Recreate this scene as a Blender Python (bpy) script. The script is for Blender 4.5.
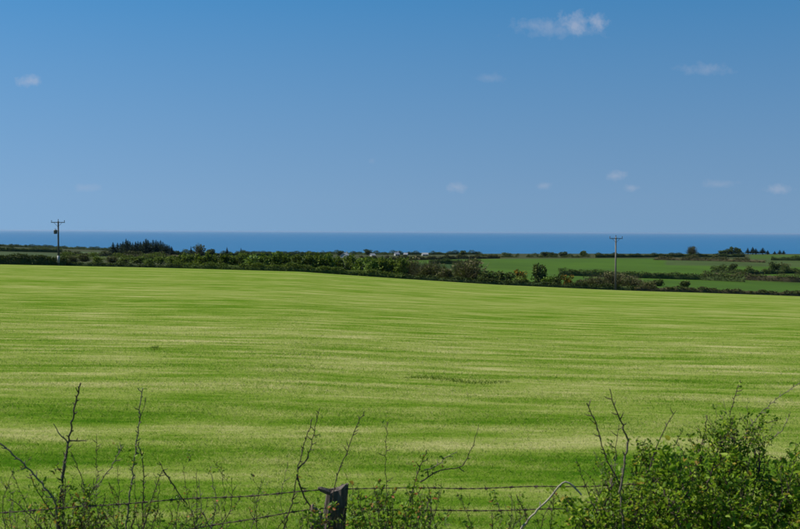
import bpy, math, random
import numpy as np
from mathutils import Matrix, Vector

for o in list(bpy.data.objects): bpy.data.objects.remove(o)
scene = bpy.context.scene
COL = scene.collection
rng = np.random.default_rng(7)
random.seed(7)

# ------------------------------------------------------------------ camera
F = 1099.0                                   # focal length in pixels of an 800 px wide picture
CX, CY, HZ = 400.0, 264.5, 231.6             # picture centre, height of the horizon in it
PITCH = math.atan((CY - HZ) / F)
ROLL = 0.0044
def cam_axes():
    up0 = Vector((0, math.sin(PITCH), math.cos(PITCH)))
    fw = Vector((0, math.cos(PITCH), -math.sin(PITCH)))
    rt = Vector((1, 0, 0)) * math.cos(ROLL) + up0 * math.sin(ROLL)
    up = up0 * math.cos(ROLL) - Vector((1, 0, 0)) * math.sin(ROLL)
    return rt, up, fw
RT, UP, FW = cam_axes()
def W(px, py, Y):                            # a point at depth Y seen at that place
    d = RT * ((px - CX) / F) - UP * ((py - CY) / F) + FW
    return d * (Y / d.y)
cam = bpy.data.cameras.new('camera')
cam.sensor_width = 36; cam.lens = 36 * F / 800
cam.clip_start = 0.05; cam.clip_end = 1e6
cam.dof.use_dof = True; cam.dof.focus_distance = 70; cam.dof.aperture_fstop = 12
camo = bpy.data.objects.new('camera', cam); COL.objects.link(camo)
m3 = Matrix((RT, UP, -FW)).transposed()
camo.matrix_world = m3.to_4x4()
scene.camera = camo

# ------------------------------------------------------------------ sky, sun, exposure
SUN_AZ, SUN_EL = -78.0, 50.0                 # degrees; azimuth from the view direction, to the left
world = bpy.data.worlds.new('World'); scene.world = world
world.use_nodes = True
wt = world.node_tree; wt.nodes.clear()
def N(nt, t, **kw):
    n = nt.nodes.new(t)
    for k, v in kw.items(): setattr(n, k, v)
    return n
def math_(nt, op, a, b=None, c=None, clamp=False):
    n = N(nt, 'ShaderNodeMath', operation=op, use_clamp=clamp)
    for i, v in enumerate((a, b, c)):
        if v is None: continue
        if isinstance(v, (int, float)): n.inputs[i].default_value = v
        else: nt.links.new(v, n.inputs[i])
    return n.outputs[0]
def mixc(nt, fac, a, b, blend='MIX'):
    n = N(nt, 'ShaderNodeMix', data_type='RGBA', blend_type=blend)
    for s, v in ((0, fac), (6, a), (7, b)):
        if isinstance(v, (int, float)): n.inputs[s].default_value = v
        elif isinstance(v, tuple): n.inputs[s].default_value = (*v, 1) if len(v) == 3 else v
        else: nt.links.new(v, n.inputs[s])
    return n.outputs[2]
sky = N(wt, 'ShaderNodeTexSky', sky_type='NISHITA', sun_disc=False)
sky.sun_elevation = math.radians(SUN_EL); sky.sun_rotation = math.radians(SUN_AZ)
sky.altitude = 0; sky.air_density = 1.0; sky.dust_density = 0.0; sky.ozone_density = 2.0
hs = N(wt, 'ShaderNodeHueSaturation'); hs.inputs['Saturation'].default_value = 1.42; hs.inputs['Value'].default_value = 1.0
hs.inputs['Hue'].default_value = 0.5
wt.links.new(sky.outputs[0], hs.inputs['Color'])
sz = N(wt, 'ShaderNodeSeparateXYZ'); gz_ = N(wt, 'ShaderNodeTexCoord'); wt.links.new(gz_.outputs['Generated'], sz.inputs[0])
up_ = math_(wt, 'MULTIPLY', math_(wt, 'SUBTRACT', sz.outputs[2], 0.03), 1 / 0.19, clamp=True)      # deeper blue above the sea haze
wt.links.new(math_(wt, 'MULTIPLY_ADD', up_, 0.33, 1.15), hs.inputs['Saturation'])
gd = N(wt, 'ShaderNodeTexCoord')
lift = N(wt, 'ShaderNodeVectorMath', operation='MULTIPLY_ADD')         # clear maritime air: the pale horizon band of the model is kept low
lift.inputs[1].default_value = (1, 1, 0.22); lift.inputs[2].default_value = (0, 0, 0.19)
wt.links.new(gd.outputs['Generated'], lift.inputs[0]); wt.links.new(lift.outputs[0], sky.inputs['Vector'])
tc = N(wt, 'ShaderNodeTexCoord'); sx = N(wt, 'ShaderNodeSeparateXYZ'); wt.links.new(tc.outputs['Generated'], sx.inputs[0])
yy = math_(wt, 'MAXIMUM', sx.outputs[1], 0.05)
cu = math_(wt, 'DIVIDE', sx.outputs[0], yy); cv = math_(wt, 'DIVIDE', sx.outputs[2], yy)
cb = N(wt, 'ShaderNodeCombineXYZ'); wt.links.new(cu, cb.inputs[0]); wt.links.new(cv, cb.inputs[1])
nz = N(wt, 'ShaderNodeTexNoise'); nz.inputs['Scale'].default_value = 95; nz.inputs['Detail'].default_value = 4
nz.inputs['Roughness'].default_value = 0.62
wt.links.new(cb.outputs[0], nz.inputs['Vector'])
def px_dir(px, py):
    d = W(px, py, 1.0); return d.x, d.z
clouds = [(574, 24, 17, 15, .62), (599, 22, 12, 10, .62), (541, 26, 34, 8, .34), (560, 30, 50, 10, .25), (28, 81, 15, 7, .52),
          (705, 69, 30, 7, .26), (456, 187, 11, 6, .36), (617, 176, 14, 6, .38), (631, 188, 11, 5, .32), (543, 186, 10, 4, .26),
          (778, 189, 15, 7, .36), (718, 184, 18, 5, .22), (88, 188, 18, 5, .2), (490, 78, 18, 6, .18), (372, 161, 5, 4, .14),
          (-160, 120, 30, 9, .4), (-330, 40, 26, 12, .5), (980, 150, 22, 7, .4), (1120, 60, 40, 12, .45), (1010, 180, 14, 5, .3)]
mask = None
for (x, y, a, b, s) in clouds:
    u0, v0 = px_dir(x, y)
    du = math_(wt, 'MULTIPLY', math_(wt, 'SUBTRACT', cu, u0), F / a)
    dv = math_(wt, 'MULTIPLY', math_(wt, 'SUBTRACT', cv, v0), F / b)
    r2 = math_(wt, 'ADD', math_(wt, 'MULTIPLY', du, du), math_(wt, 'MULTIPLY', dv, dv))
    r = math_(wt, 'ADD', math_(wt, 'SQRT', r2), math_(wt, 'MULTIPLY', math_(wt, 'SUBTRACT', nz.outputs[0], 0.5), 2.3))
    e = math_(wt, 'MULTIPLY', math_(wt, 'SUBTRACT', 1.0, r, clamp=True), s * 0.72)
    mask = e if mask is None else math_(wt, 'MAXIMUM', mask, e)
skyc = mixc(wt, mask, hs.outputs[0], (5.6, 5.7, 6.6))
bg = N(wt, 'ShaderNodeBackground'); bg.inputs[1].default_value = 0.058
wo = N(wt, 'ShaderNodeOutputWorld')
wt.links.new(skyc, bg.inputs[0]); wt.links.new(bg.outputs[0], wo.inputs[0])

sl = bpy.data.lights.new('sun', 'SUN'); sl.energy = 4.5; sl.angle = math.radians(0.53); sl.color = (1.0, 0.95, 0.87)
so = bpy.data.objects.new('sun', sl); COL.objects.link(so)
az, el = math.radians(SUN_AZ), math.radians(SUN_EL)
sdir = Vector((math.sin(az) * math.cos(el), math.cos(az) * math.cos(el), math.sin(el)))
so.rotation_euler = sdir.to_track_quat('Z', 'Y').to_euler(); so.location = sdir * 30 + Vector((0, 0, 20))
vs = scene.view_settings
vs.view_transform = 'Standard'; vs.look = 'None'; vs.gamma = 1; vs.exposure = 0.7; vs.use_curve_mapping = False
scene.render.engine = 'CYCLES'
scene.render.resolution_x = 1024; scene.render.resolution_y = 677

# ------------------------------------------------------------------ helpers
def tag(o, label=None, cat=None, group=None, kind=None):
    if label: o['label'] = label
    if cat: o['category'] = cat
    if group: o['group'] = group
    if kind: o['kind'] = kind
    return o
def link(name, data, parent=None, loc=None):
    o = bpy.data.objects.new(name, data); COL.objects.link(o)
    if parent: o.parent = parent
    if loc is not None: o.location = loc
    return o
def mesh_np(name, V, Fq, mat=None, smooth=False, attrs=None, colors=None):
    """V (n,3); Fq (m,k) all faces with k corners"""
    V = np.asarray(V, dtype=np.float32); Fq = np.asarray(Fq, dtype=np.int32)
    me = bpy.data.meshes.new(name)
    me.vertices.add(len(V)); me.vertices.foreach_set('co', V.ravel())
    m, k = Fq.shape
    me.loops.add(m * k); me.loops.foreach_set('vertex_index', Fq.ravel())
    me.polygons.add(m)
    me.polygons.foreach_set('loop_start', np.arange(0, m * k, k, dtype=np.int32))
    me.polygons.foreach_set('loop_total', np.full(m, k, dtype=np.int32))
    if smooth: me.polygons.foreach_set('use_smooth', np.ones(m, dtype=bool))
    me.update(calc_edges=True)
    for an, av in (attrs or {}).items():
        a = me.attributes.new(an, 'FLOAT', 'POINT'); a.data.foreach_set('value', np.asarray(av, dtype=np.float32))
    for an, av in (colors or {}).items():
        a = me.attributes.new(an, 'FLOAT_COLOR', 'POINT'); a.data.foreach_set('color', np.asarray(av, dtype=np.float32).ravel())
    if mat: me.materials.append(mat)
    return me
class MB:
    """collects quads of tubes and boxes into one mesh"""
    def __init__(s): s.v = []; s.f = []
    def tube(s, P, R, n=6):
        P = np.asarray(P, float); k = len(P); R = np.broadcast_to(R, (k,))
        T = np.gradient(P, axis=0); T /= np.linalg.norm(T, axis=1)[:, None] + 1e-12
        ref = np.array([0.0, 1.0, 0.0]) if abs(T[0][1]) < 0.9 else np.array([1.0, 0, 0])
        base = len(s.v); a = np.arange(n) * 2 * math.pi / n
        for i in range(k):
            A = np.cross(T[i], ref); A /= np.linalg.norm(A) + 1e-12
            B = np.cross(T[i], A)
            for c, d in zip(np.cos(a), np.sin(a)): s.v.append(P[i] + (A * c + B * d) * R[i])
        for i in range(k - 1):
            for j in range(n):
                j2 = (j + 1) % n
                s.f.append((base + i * n + j, base + i * n + j2, base + (i + 1) * n + j2, base + (i + 1) * n + j))
        for e, i in ((0, 0), (1, k - 1)):
            c = len(s.v); s.v.append(P[i])
            for j in range(n):
                j2 = (j + 1) % n
                q = (base + i * n + j, base + i * n + j2)
                s.f.append((c, q[1], q[0]) if e == 0 else (c, q[0], q[1]))
        return s
    def box(s, c, h, rot=None):
        base = len(s.v)
        for dx in (-1, 1):
            for dy in (-1, 1):
                for dz in (-1, 1):
                    p = Vector((dx * h[0], dy * h[1], dz * h[2]))
                    if rot: p = rot @ p
                    s.v.append(np.array((c[0] + p.x, c[1] + p.y, c[2] + p.z)))
        for q in ((0, 1, 3, 2), (4, 6, 7, 5), (0, 4, 5, 1), (2, 3, 7, 6), (0, 2, 6, 4), (1, 5, 7, 3)):
            s.f.append(tuple(base + i for i in q))
        return s
    def poly(s, verts, faces):
        b = len(s.v); s.v += [np.array(v, float) for v in verts]; s.f += [tuple(b + i for i in f) for f in faces]
        return s
    def build(s, name, mat, parent=None, smooth=False, loc=None):
        me = bpy.data.meshes.new(name); me.from_pydata([tuple(v) for v in s.v], [], s.f)
        if smooth:
            for p in me.polygons: p.use_smooth = True
        me.materials.append(mat); me.update()
        return link(name, me, parent, loc)

def new_mat(name):
    m = bpy.data.materials.new(name); m.use_nodes = True
    nt = m.node_tree; nt.nodes.clear()
    out = N(nt, 'ShaderNodeOutputMaterial')
    return m, nt, out
def ramp(nt, fac, stops):
    r = N(nt, 'ShaderNodeValToRGB'); e = r.color_ramp.elements
    while len(e) < len(stops): e.new(0.5)
    for i, (p, c) in enumerate(stops): e[i].position = p; e[i].color = (*c, 1)
    nt.links.new(fac, r.inputs[0]); return r.outputs[0]
def noise(nt, vec, scale, detail=4, rough=0.55):
    n = N(nt, 'ShaderNodeTexNoise'); n.inputs['Scale'].default_value = scale
    n.inputs['Detail'].default_value = detail; n.inputs['Roughness'].default_value = rough
    if vec is not None: nt.links.new(vec, n.inputs['Vector'])
    return n.outputs[0]
def mapped(nt, vec, scale, rotz=0.0, loc=(0, 0, 0)):
    n = N(nt, 'ShaderNodeMapping'); n.inputs['Scale'].default_value = scale
    n.inputs['Rotation'].default_value = (0, 0, rotz); n.inputs['Location'].default_value = loc
    nt.links.new(vec, n.inputs['Vector']); return n.outputs[0]
def simple(name, col, rough=0.8, var=0.35, scale=8.0, spec=0.3, metal=0.0, stretch=(1, 1, 1)):
    m, nt, out = new_mat(name)
    p = N(nt, 'ShaderNodeBsdfPrincipled')
    g = N(nt, 'ShaderNodeTexCoord')
    f = noise(nt, mapped(nt, g.outputs['Object'], stretch), scale, 5, 0.6)
    a = tuple(c * (1 - var) for c in col); b = tuple(min(1, c * (1 + var)) for c in col)
    nt.links.new(ramp(nt, f, [(0.3, a), (0.7, b)]), p.inputs['Base Color'])
    p.inputs['Roughness'].default_value = rough; p.inputs['Specular IOR Level'].default_value = spec
    p.inputs['Metallic'].default_value = metal
    bp = N(nt, 'ShaderNodeBump'); bp.inputs['Strength'].default_value = 0.4; bp.inputs['Distance'].default_value = 0.01
    nt.links.new(f, bp.inputs['Height']); nt.links.new(bp.outputs[0], p.inputs['Normal'])
    nt.links.new(p.outputs[0], out.inputs[0]); return m
def leaf_mat(name, stops, trans=0.3, rough=0.5, spec=0.35, tcol=(0.20, 0.30, 0.015), objvar=0.25):
    """colour by the per-leaf attribute 'tint', varied from plant to plant"""
    m, nt, out = new_mat(name)
    at = N(nt, 'ShaderNodeAttribute', attribute_name='tint')
    c = ramp(nt, at.outputs['Fac'], stops)
    oi = N(nt, 'ShaderNodeObjectInfo')
    v = math_(nt, 'MULTIPLY_ADD', oi.outputs['Random'], 2 * objvar, 1 - objvar)
    h = N(nt, 'ShaderNodeHueSaturation'); nt.links.new(c, h.inputs['Color']); nt.links.new(v, h.inputs['Value'])
    h.inputs['Hue'].default_value = 0.5
    p = N(nt, 'ShaderNodeBsdfPrincipled'); p.inputs['Roughness'].default_value = rough
    p.inputs['Specular IOR Level'].default_value = spec
    nt.links.new(h.outputs[0], p.inputs['Base Color'])
    t = N(nt, 'ShaderNodeBsdfTranslucent')
    nt.links.new(mixc(nt, 0.5, h.outputs[0], tcol), t.inputs[0])
    mx = N(nt, 'ShaderNodeMixShader'); mx.inputs[0].default_value = trans
    nt.links.new(p.outputs[0], mx.inputs[1]); nt.links.new(t.outputs[0], mx.inputs[2])
    nt.links.new(mx.outputs[0], out.inputs[0]); return m

# ------------------------------------------------------------------ shape of the land
PXC = np.array([0, 200, 400, 600, 800.0])
YR = np.array([150, 190, 212, 260, 340, 480, 650, 900, 1300, 1900, 2600.0])
DYT = np.array([[36, 40, 48, 59, 66],
                [34.5, 38.6, 44.7, 56, 63.5],
                [34, 38, 44.5, 55.5, 62.5],
                [30, 33.5, 41, 52, 58],
                [27, 30, 36.5, 45, 50],
                [24, 27, 31.5, 34, 37],
                [20.5, 25, 27.5, 25.5, 24.5],
                [17.0, 23.5, 23.5, 22, 21.5],
                [15.5, 22.5, 22, 21, 20.5],
                [24, 26, 26, 26, 26],
                [31, 31, 31, 31, 31.0]])
DYT = np.array([np.interp(np.arange(9) * 100, PXC, r_) for r_ in DYT])
edge = np.array([34.4, 36.5, 38.3, 40.3, 46.9, 53.0, 57.0, 59.8, 63.3])      # how far the field crest lies below the horizon
DYT[0] = edge + 2.5; DYT[1] = edge; DYT[2] = edge - 0.6; DYT[3] = np.minimum(DYT[3], edge - 3)
gl = np.linspace(math.log(150), math.log(2600), 160)
tab = np.zeros((160, 9))
for j in range(9): tab[:, j] = np.interp(gl, np.log(YR), DYT[:, j])
ker = np.array([1, 2, 3, 2, 1.0]) / 9
for j in range(9): tab[:, j] = np.convolve(np.pad(tab[:, j], 2, 'edge'), ker, 'valid')
def land_z(X, Y):
    X = np.asarray(X, float); Y = np.asarray(Y, float)
    px = np.clip(400 + F * X / Y, -500, 1300)
    pj = np.clip(px / 100, -1.2, 9.2); j = np.clip(np.floor(pj), 0, 7).astype(int); fj = pj - j
    gi = np.clip((np.log(Y) - gl[0]) / (gl[1] - gl[0]), 0, 158.999); i = gi.astype(int); fi = gi - i
    t = (tab[i, j] * (1 - fi) + tab[i + 1, j] * fi) * (1 - fj) + (tab[i, j + 1] * (1 - fi) + tab[i + 1, j + 1] * fi) * fj
    return -t / F * Y
def smooth(a, b, x):
    t = np.clip((x - a) / (b - a), 0, 1); return t * t * (3 - 2 * t)
YE = 190.0                                     # depth of the far edge of the mown field
def field_z(X, Y):
    X = np.asarray(X, float); Y = np.asarray(Y, float)
    zc = land_z(X * YE / np.maximum(Y, 14.0), np.full_like(X, YE))
    t = np.clip(Y, 0, 260) / YE
    z = -2.45 + (zc + 2.45) * t ** 1.25
    z = z + 0.85 * (1 - smooth(2.2, 5.5, Y))
    z = z + 0.05 * np.sin(X * 0.11 + Y * 0.05) * np.sin(Y * 0.09 + 1.0) + 0.03 * np.sin(X * 0.05 - Y * 0.21)
    return z
def ground_z(X, Y):
    return float(field_z(X, Y)) if Y < YE + 1 else float(land_z(X, Y))
def gp(px, Y):                                 # the ground point at depth Y in the direction of column px
    X = W(px, HZ, Y).x
    return Vector((X, Y, ground_z(X, Y)))

# ------------------------------------------------------------------ field colours, shared by turf and grass
def field_colour(nt):
    g = N(nt, 'ShaderNodeNewGeometry'); P = g.outputs['Position']
    flat = N(nt, 'ShaderNodeVectorMath', operation='MULTIPLY'); flat.inputs[1].default_value = (1, 1, 0)
    nt.links.new(P, flat.inputs[0]); P = flat.outputs[0]
    wob = N(nt, 'ShaderNodeTexNoise'); wob.inputs['Scale'].default_value = 0.06; wob.inputs['Detail'].default_value = 2
    nt.links.new(P, wob.inputs['Vector'])
    wv = N(nt, 'ShaderNodeVectorMath', operation='MULTIPLY_ADD'); wv.inputs[1].default_value = (0, 5.0, 0)
    nt.links.new(wob.outputs[1], wv.inputs[0]); nt.links.new(P, wv.inputs[2]); Q = wv.outputs[0]
    th = math.radians(-1.5)
    b1 = noise(nt, mapped(nt, Q, (0.032, 0.30, 1), th), 1.0, 3, 0.6)          # mower swaths, about 3 m
    b2 = noise(nt, mapped(nt, Q, (0.26, 1.2, 1), th, (3, 7, 0)), 1.0, 4, 0.6)   # streaks
    b3 = noise(nt, mapped(nt, Q, (0.006, 0.07, 1), th, (9, 1, 0)), 1.0, 2, 0.5)   # broad bands
    pch = noise(nt, mapped(nt, P, (0.45, 1.5, 1), th, (5, 5, 0)), 1.0, 4, 0.65)   # patches
    fine = noise(nt, mapped(nt, P, (6, 9, 1)), 1.0, 4, 0.7)
    # the swaths left by the mower across the near field, metre by metre
    wob2 = noise(nt, mapped(nt, P, (0.16, 0.16, 1), 0, (2, 8, 0)), 1.0, 3, 0.6)
    sp = N(nt, 'ShaderNodeSeparateXYZ'); nt.links.new(P, sp.inputs[0])
    v = math_(nt, 'MULTIPLY_ADD', math_(nt, 'SUBTRACT', wob2, 0.5), 1.7, math_(nt, 'MULTIPLY_ADD', sp.outputs[0], 0.035, sp.outputs[1]))
    sw = [(6, .24), (8.6, .22), (9.4, .28), (10.0, .10), (10.5, .18), (10.9, .48), (11.5, .48), (11.8, .20), (12.3, .06), (12.9, .10), (13.3, .34),
          (13.8, .58), (14.6, .50), (15.2, .38), (15.7, .48), (16.8, .57), (17.8, .44), (18.6, .58), (20.5, .48), (22.5, .44), (25, .53), (28, .45), (32, .50), (40, .44)]
    vr = N(nt, 'ShaderNodeValToRGB'); el_ = vr.color_ramp.elements
    while len(el_) < len(sw): el_.new(0.5)
    for i, (q, k) in enumerate(sw): el_[i].position = (q - 6) / 34.0; el_[i].color = (k, k, k, 1)
    nt.links.new(math_(nt, 'MULTIPLY', math_(nt, 'SUBTRACT', v, 6.0), 1 / 34.0, clamp=True), vr.inputs[0])
    s = math_(nt, 'MULTIPLY_ADD', math_(nt, 'SUBTRACT', b1, 0.5), 0.65, math_(nt, 'MULTIPLY_ADD', vr.outputs[0], 0.72, 0.12))
    s = math_(nt, 'MULTIPLY_ADD', math_(nt, 'SUBTRACT', b2, 0.5), 1.15, s)
    s = math_(nt, 'MULTIPLY_ADD', math_(nt, 'SUBTRACT', b3, 0.5), 0.5, s)
    s = math_(nt, 'MULTIPLY_ADD', math_(nt, 'SUBTRACT', pch, 0.5), 1.15, s)
    mid = noise(nt, mapped(nt, P, (0.13, 0.30, 1), math.radians(9), (1, 4, 0)), 1.0, 5, 0.7)
    s = math_(nt, 'MULTIPLY_ADD', math_(nt, 'SUBTRACT', mid, 0.5), 0.6, s)
    s = math_(nt, 'MULTIPLY_ADD', math_(nt, 'SUBTRACT', fine, 0.5), 0.55, s)
    return s, P
FIELD = [(0.0, (0.036, 0.098, 0.004)), (0.25, (0.086, 0.152, 0.011)), (0.50, (0.163, 0.205, 0.038)),
         (0.78, (0.260, 0.264, 0.090)), (1.0, (0.370, 0.340, 0.165))]
turf, nt, out = new_mat('mown_turf')
s, P = field_colour(nt)
c = ramp(nt, s, FIELD)
# tiny scattered flecks of cut straw and shade between tufts
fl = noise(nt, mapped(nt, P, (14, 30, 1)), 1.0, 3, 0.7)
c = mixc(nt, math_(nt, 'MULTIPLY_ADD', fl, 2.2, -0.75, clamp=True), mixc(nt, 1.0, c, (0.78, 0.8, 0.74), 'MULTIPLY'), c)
p = N(nt, 'ShaderNodeBsdfPrincipled'); p.inputs['Roughness'].default_value = 0.95; p.inputs['Specular IOR Level'].default_value = 0.0
nt.links.new(c, p.inputs['Base Color'])
bp = N(nt, 'ShaderNodeBump'); bp.inputs['Strength'].default_value = 0.35; bp.inputs['Distance'].default_value = 0.03
nt.links.new(fl, bp.inputs['Height']); nt.links.new(bp.outputs[0], p.inputs['Normal'])
nt.links.new(p.outputs[0], out.inputs[0])

blade, nt, out = new_mat('grass_blade')
s, P = field_colour(nt)
at = N(nt, 'ShaderNodeAttribute', attribute_name='tint')
s = math_(nt, 'MULTIPLY_ADD', math_(nt, 'SUBTRACT', at.outputs['Fac'], 0.5), 0.85, s)
c = ramp(nt, s, FIELD)
c = mixc(nt, 1.0, c, (1.35, 1.35, 1.35), 'MULTIPLY')
p = N(nt, 'ShaderNodeBsdfPrincipled'); p.inputs['Roughness'].default_value = 0.8; p.inputs['Specular IOR Level'].default_value = 0.04
t = N(nt, 'ShaderNodeBsdfTranslucent'); mx = N(nt, 'ShaderNodeMixShader'); mx.inputs[0].default_value = 0.5
nt.links.new(c, p.inputs['Base Color']); nt.links.new(c, t.inputs[0])
gn = N(nt, 'ShaderNodeNewGeometry'); na = N(nt, 'ShaderNodeVectorMath', operation='MULTIPLY_ADD'); na.inputs[1].default_value = (.5, .5, .5); na.inputs[2].default_value = (0, 0, .8)
nn_ = N(nt, 'ShaderNodeVectorMath', operation='NORMALIZE'); nt.links.new(gn.outputs['Normal'], na.inputs[0]); nt.links.new(na.outputs[0], nn_.inputs[0])
nt.links.new(nn_.outputs[0], p.inputs['Normal'])
nt.links.new(p.outputs[0], mx.inputs[1]); nt.links.new(t.outputs[0], mx.inputs[2]); nt.links.new(mx.outputs[0], out.inputs[0])

# ------------------------------------------------------------------ setting: field, far land, sea
def grid(name, X, Y, Z, mat, colors=None):
    a, b = X.shape
    V = np.stack([X, Y, Z], -1).reshape(-1, 3)
    idx = np.arange(a * b).reshape(a, b)
    Fq = np.stack([idx[:-1, :-1], idx[:-1, 1:], idx[1:, 1:], idx[1:, :-1]], -1).reshape(-1, 4)
    return link(name, mesh_np(name, V, Fq, mat, True, colors=colors))
xs = np.linspace(-240, 240, 321); ys = np.concatenate([np.linspace(-40, 8, 49), np.linspace(8.4, 60, 130), np.linspace(61, YE, 130)])
X, Y = np.meshgrid(xs, ys)
tag(grid('field', X, Y, field_z(X, Y), turf), kind='structure')

def land_colour(X, Y):
    px = 400 + F * X / Y
    C = np.zeros(X.shape + (4,)); C[..., 3] = 1
    rough = np.array([0.034, 0.040, 0.013]); C[..., :3] = rough
    def put(mask, col): C[mask, :3] = col
    put((px > 430) & (Y > 222) & (Y < 345), (0.036, 0.075, 0.006))
    put((px > 400) & (Y > 348) & (Y < 640), (0.038, 0.078, 0.006))
    put((px > 380) & (Y > 350) & (Y < 470) & (px < 470), (0.022, 0.043, 0.007))
    put((px > 665) & (Y > 520) & (Y < 640), (0.040, 0.062, 0.015))
    put((px > 750) & (Y > 640) & (Y < 930), (0.038, 0.070, 0.008))
    put((px < 62) & (Y > 380) & (Y < 585), (0.036, 0.052, 0.016))
    put((px > 62) & (px < 110) & (Y > 480) & (Y < 700), (0.055, 0.085, 0.030))
    put((px > 235) & (px < 330) & (Y > 620) & (Y < 880), (0.070, 0.120, 0.030))
    return C
farland, nt, out = new_mat('far_fields')
at = N(nt, 'ShaderNodeAttribute', attribute_name='field_colour')
g = N(nt, 'ShaderNodeNewGeometry')
f = noise(nt, mapped(nt, g.outputs['Position'], (0.03, 0.03, 0.03)), 1.0, 6, 0.65)
c = mixc(nt, 1.0, at.outputs['Color'], ramp(nt, f, [(0.3, (0.78, 0.78, 0.78)), (0.7, (1.25, 1.2, 1.2))]), 'MULTIPLY')
p = N(nt, 'ShaderNodeBsdfPrincipled'); p.inputs['Roughness'].default_value = 0.95; p.inputs['Specular IOR Level'].default_value = 0.05
nt.links.new(c, p.inputs['Base Color']); nt.links.new(p.outputs[0], out.inputs[0])
ss = np.linspace(-0.95, 0.95, 520); yl = np.exp(np.linspace(math.log(188.5), math.log(2600), 300))
S_, Y = np.meshgrid(ss, yl); X = S_ * Y
Z = land_z(X, Y) - 0.35 * (1 - smooth(190, 200, Y))
tag(grid('far_land', X, Y, Z, farland, colors={'field_colour': land_colour(X, Y)}), kind='structure')

SEA = -72.0
sea, nt, out = new_mat('sea_water')
g = N(nt, 'ShaderNodeNewGeometry')
w1 = noise(nt, mapped(nt, g.outputs['Position'], (0.0008, 0.004, 1)), 1.0, 6, 0.6)
w2 = noise(nt, mapped(nt, g.outputs['Position'], (0.05, 0.12, 1)), 1.0, 3, 0.6)
p = N(nt, 'ShaderNodeBsdfPrincipled')
nt.links.new(ramp(nt, w1, [(0.3, (0.014, 0.090, 0.185)), (0.7, (0.022, 0.106, 0.208))]), p.inputs['Base Color'])
p.inputs['Roughness'].default_value = 0.55; p.inputs['IOR'].default_value = 1.33; p.inputs['Specular IOR Level'].default_value = 0.25
bp = N(nt, 'ShaderNodeBump'); bp.inputs['Strength'].default_value = 1.0; bp.inputs['Distance'].default_value = 2.0
nt.links.new(w2, bp.inputs['Height']); nt.links.new(bp.outputs[0], p.inputs['Normal'])
nt.links.new(p.outputs[0], out.inputs[0])
rr = np.array([2200, 4000, 8000, 16000, 32000, 64000, 130000, 300000.0]); aa = np.linspace(math.radians(-65), math.radians(65), 90)
R_, A_ = np.meshgrid(rr, aa, indexing='ij')
tag(grid('sea', R_ * np.sin(A_), R_ * np.cos(A_), np.full(R_.shape, SEA), sea), kind='structure')

hz, nt, out = new_mat('sea_air')
pv = N(nt, 'ShaderNodeVolumePrincipled'); pv.inputs['Color'].default_value = (0.36, 0.52, 0.70, 1); pv.inputs['Density'].default_value = 1.7e-5
pv.inputs['Anisotropy'].default_value = 0.2
nt.links.new(pv.outputs[0], out.inputs['Volume'])
tag(MB().box((0, 135000, -33.5), (300000, 166000, 39.6)).build('haze', hz), 'thin pale sea air over land and water', 'haze', kind='stuff')

# ------------------------------------------------------------------ grass of the near field
def make_grass(n):
    # density falls with distance; blades stand for wider tufts further out
    u = rng.random(n)
    Yb = 7.5 * (125 / 7.5) ** (u ** 1.0)
    Xb = Yb * (rng.random(n) * 1.06 - 0.53)
    Zb = field_z(Xb, Yb)
    # tufts: thin out by a patchy mask
    h = (0.010 + 0.028 * rng.random(n) ** 1.8) * (1 + 0.25 * np.sin(Yb * 2.1 + 0.4 * np.sin(Xb * 0.2)))
    wv = 0.0012 + 0.00020 * Yb * (0.6 + 0.8 * rng.random(n))
    fade = 1 - smooth(14, 75, Yb); h = h * (1 + 0.004 * Yb) * (0.15 + 0.85 * fade); wv = wv * (0.35 + 0.65 * fade)
    a = rng.random(n) * 2 * math.pi; lean = 0.3 + rng.random(n) * 2.2; la = rng.random(n) * 2 * math.pi
    dx, dy = np.cos(a) * wv, np.sin(a) * wv
    V = np.zeros((n, 3, 3))
    V[:, 0] = np.stack([Xb - dx, Yb - dy, Zb - 0.004], -1)
    V[:, 1] = np.stack([Xb + dx, Yb + dy, Zb - 0.004], -1)
    V[:, 2] = np.stack([Xb + np.cos(la) * h * lean, Yb + np.sin(la) * h * lean, Zb + h], -1)
    tint = np.repeat(rng.random(n), 3)
    me = mesh_np('grass', V.reshape(-1, 3), np.arange(3 * n).reshape(n, 3), blade, attrs={'tint': tint})
    return tag(link('grass', me), 'short mown green and straw coloured grass covering the field', 'grass', kind='stuff')
make_grass(900000)

def uncut_strip(px0, px1, y, w, n, h, label, seed):
    r = np.random.default_rng(seed); Yc = -2.75 * F / (HZ - y)
    a, b = gp(px0, Yc), gp(px1, Yc)
    t = np.clip((np.round(r.random(n) * 17 + r.normal(size=n) * .25)) / 17 + r.normal(size=n) * .018, 0, 1); env = np.sin(np.pi * np.clip(t, 0.02, 1)) ** .5
    X_ = a.x + (b.x - a.x) * t; Y_ = Yc + r.normal(size=n) * w * env + .25 * np.sin(t * 7); Z_ = field_z(X_, Y_)
    hh = h * (.4 + .8 * r.random(n)) * env; an = r.random(n) * 6.28; wd = .007
    V = np.zeros((n, 3, 3)); le = r.normal(size=(n, 2)) * .7
    V[:, 0] = np.stack([X_ - wd * np.cos(an), Y_ - wd * np.sin(an), Z_ - .004], -1); V[:, 1] = np.stack([X_ + wd * np.cos(an), Y_ + wd * np.sin(an), Z_ - .004], -1)
    V[:, 2] = np.stack([X_ + le[:, 0] * hh, Y_ + le[:, 1] * hh, Z_ + hh], -1)
    o0 = np.array(a); me = mesh_np('uncut_grass', V.reshape(-1, 3) - o0, np.arange(3 * n).reshape(n, 3), M_UNCUT, attrs={'tint': np.repeat(r.random(n), 3)})
    tag(link('uncut_grass', me, None, a), label, 'grass strip')
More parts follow.
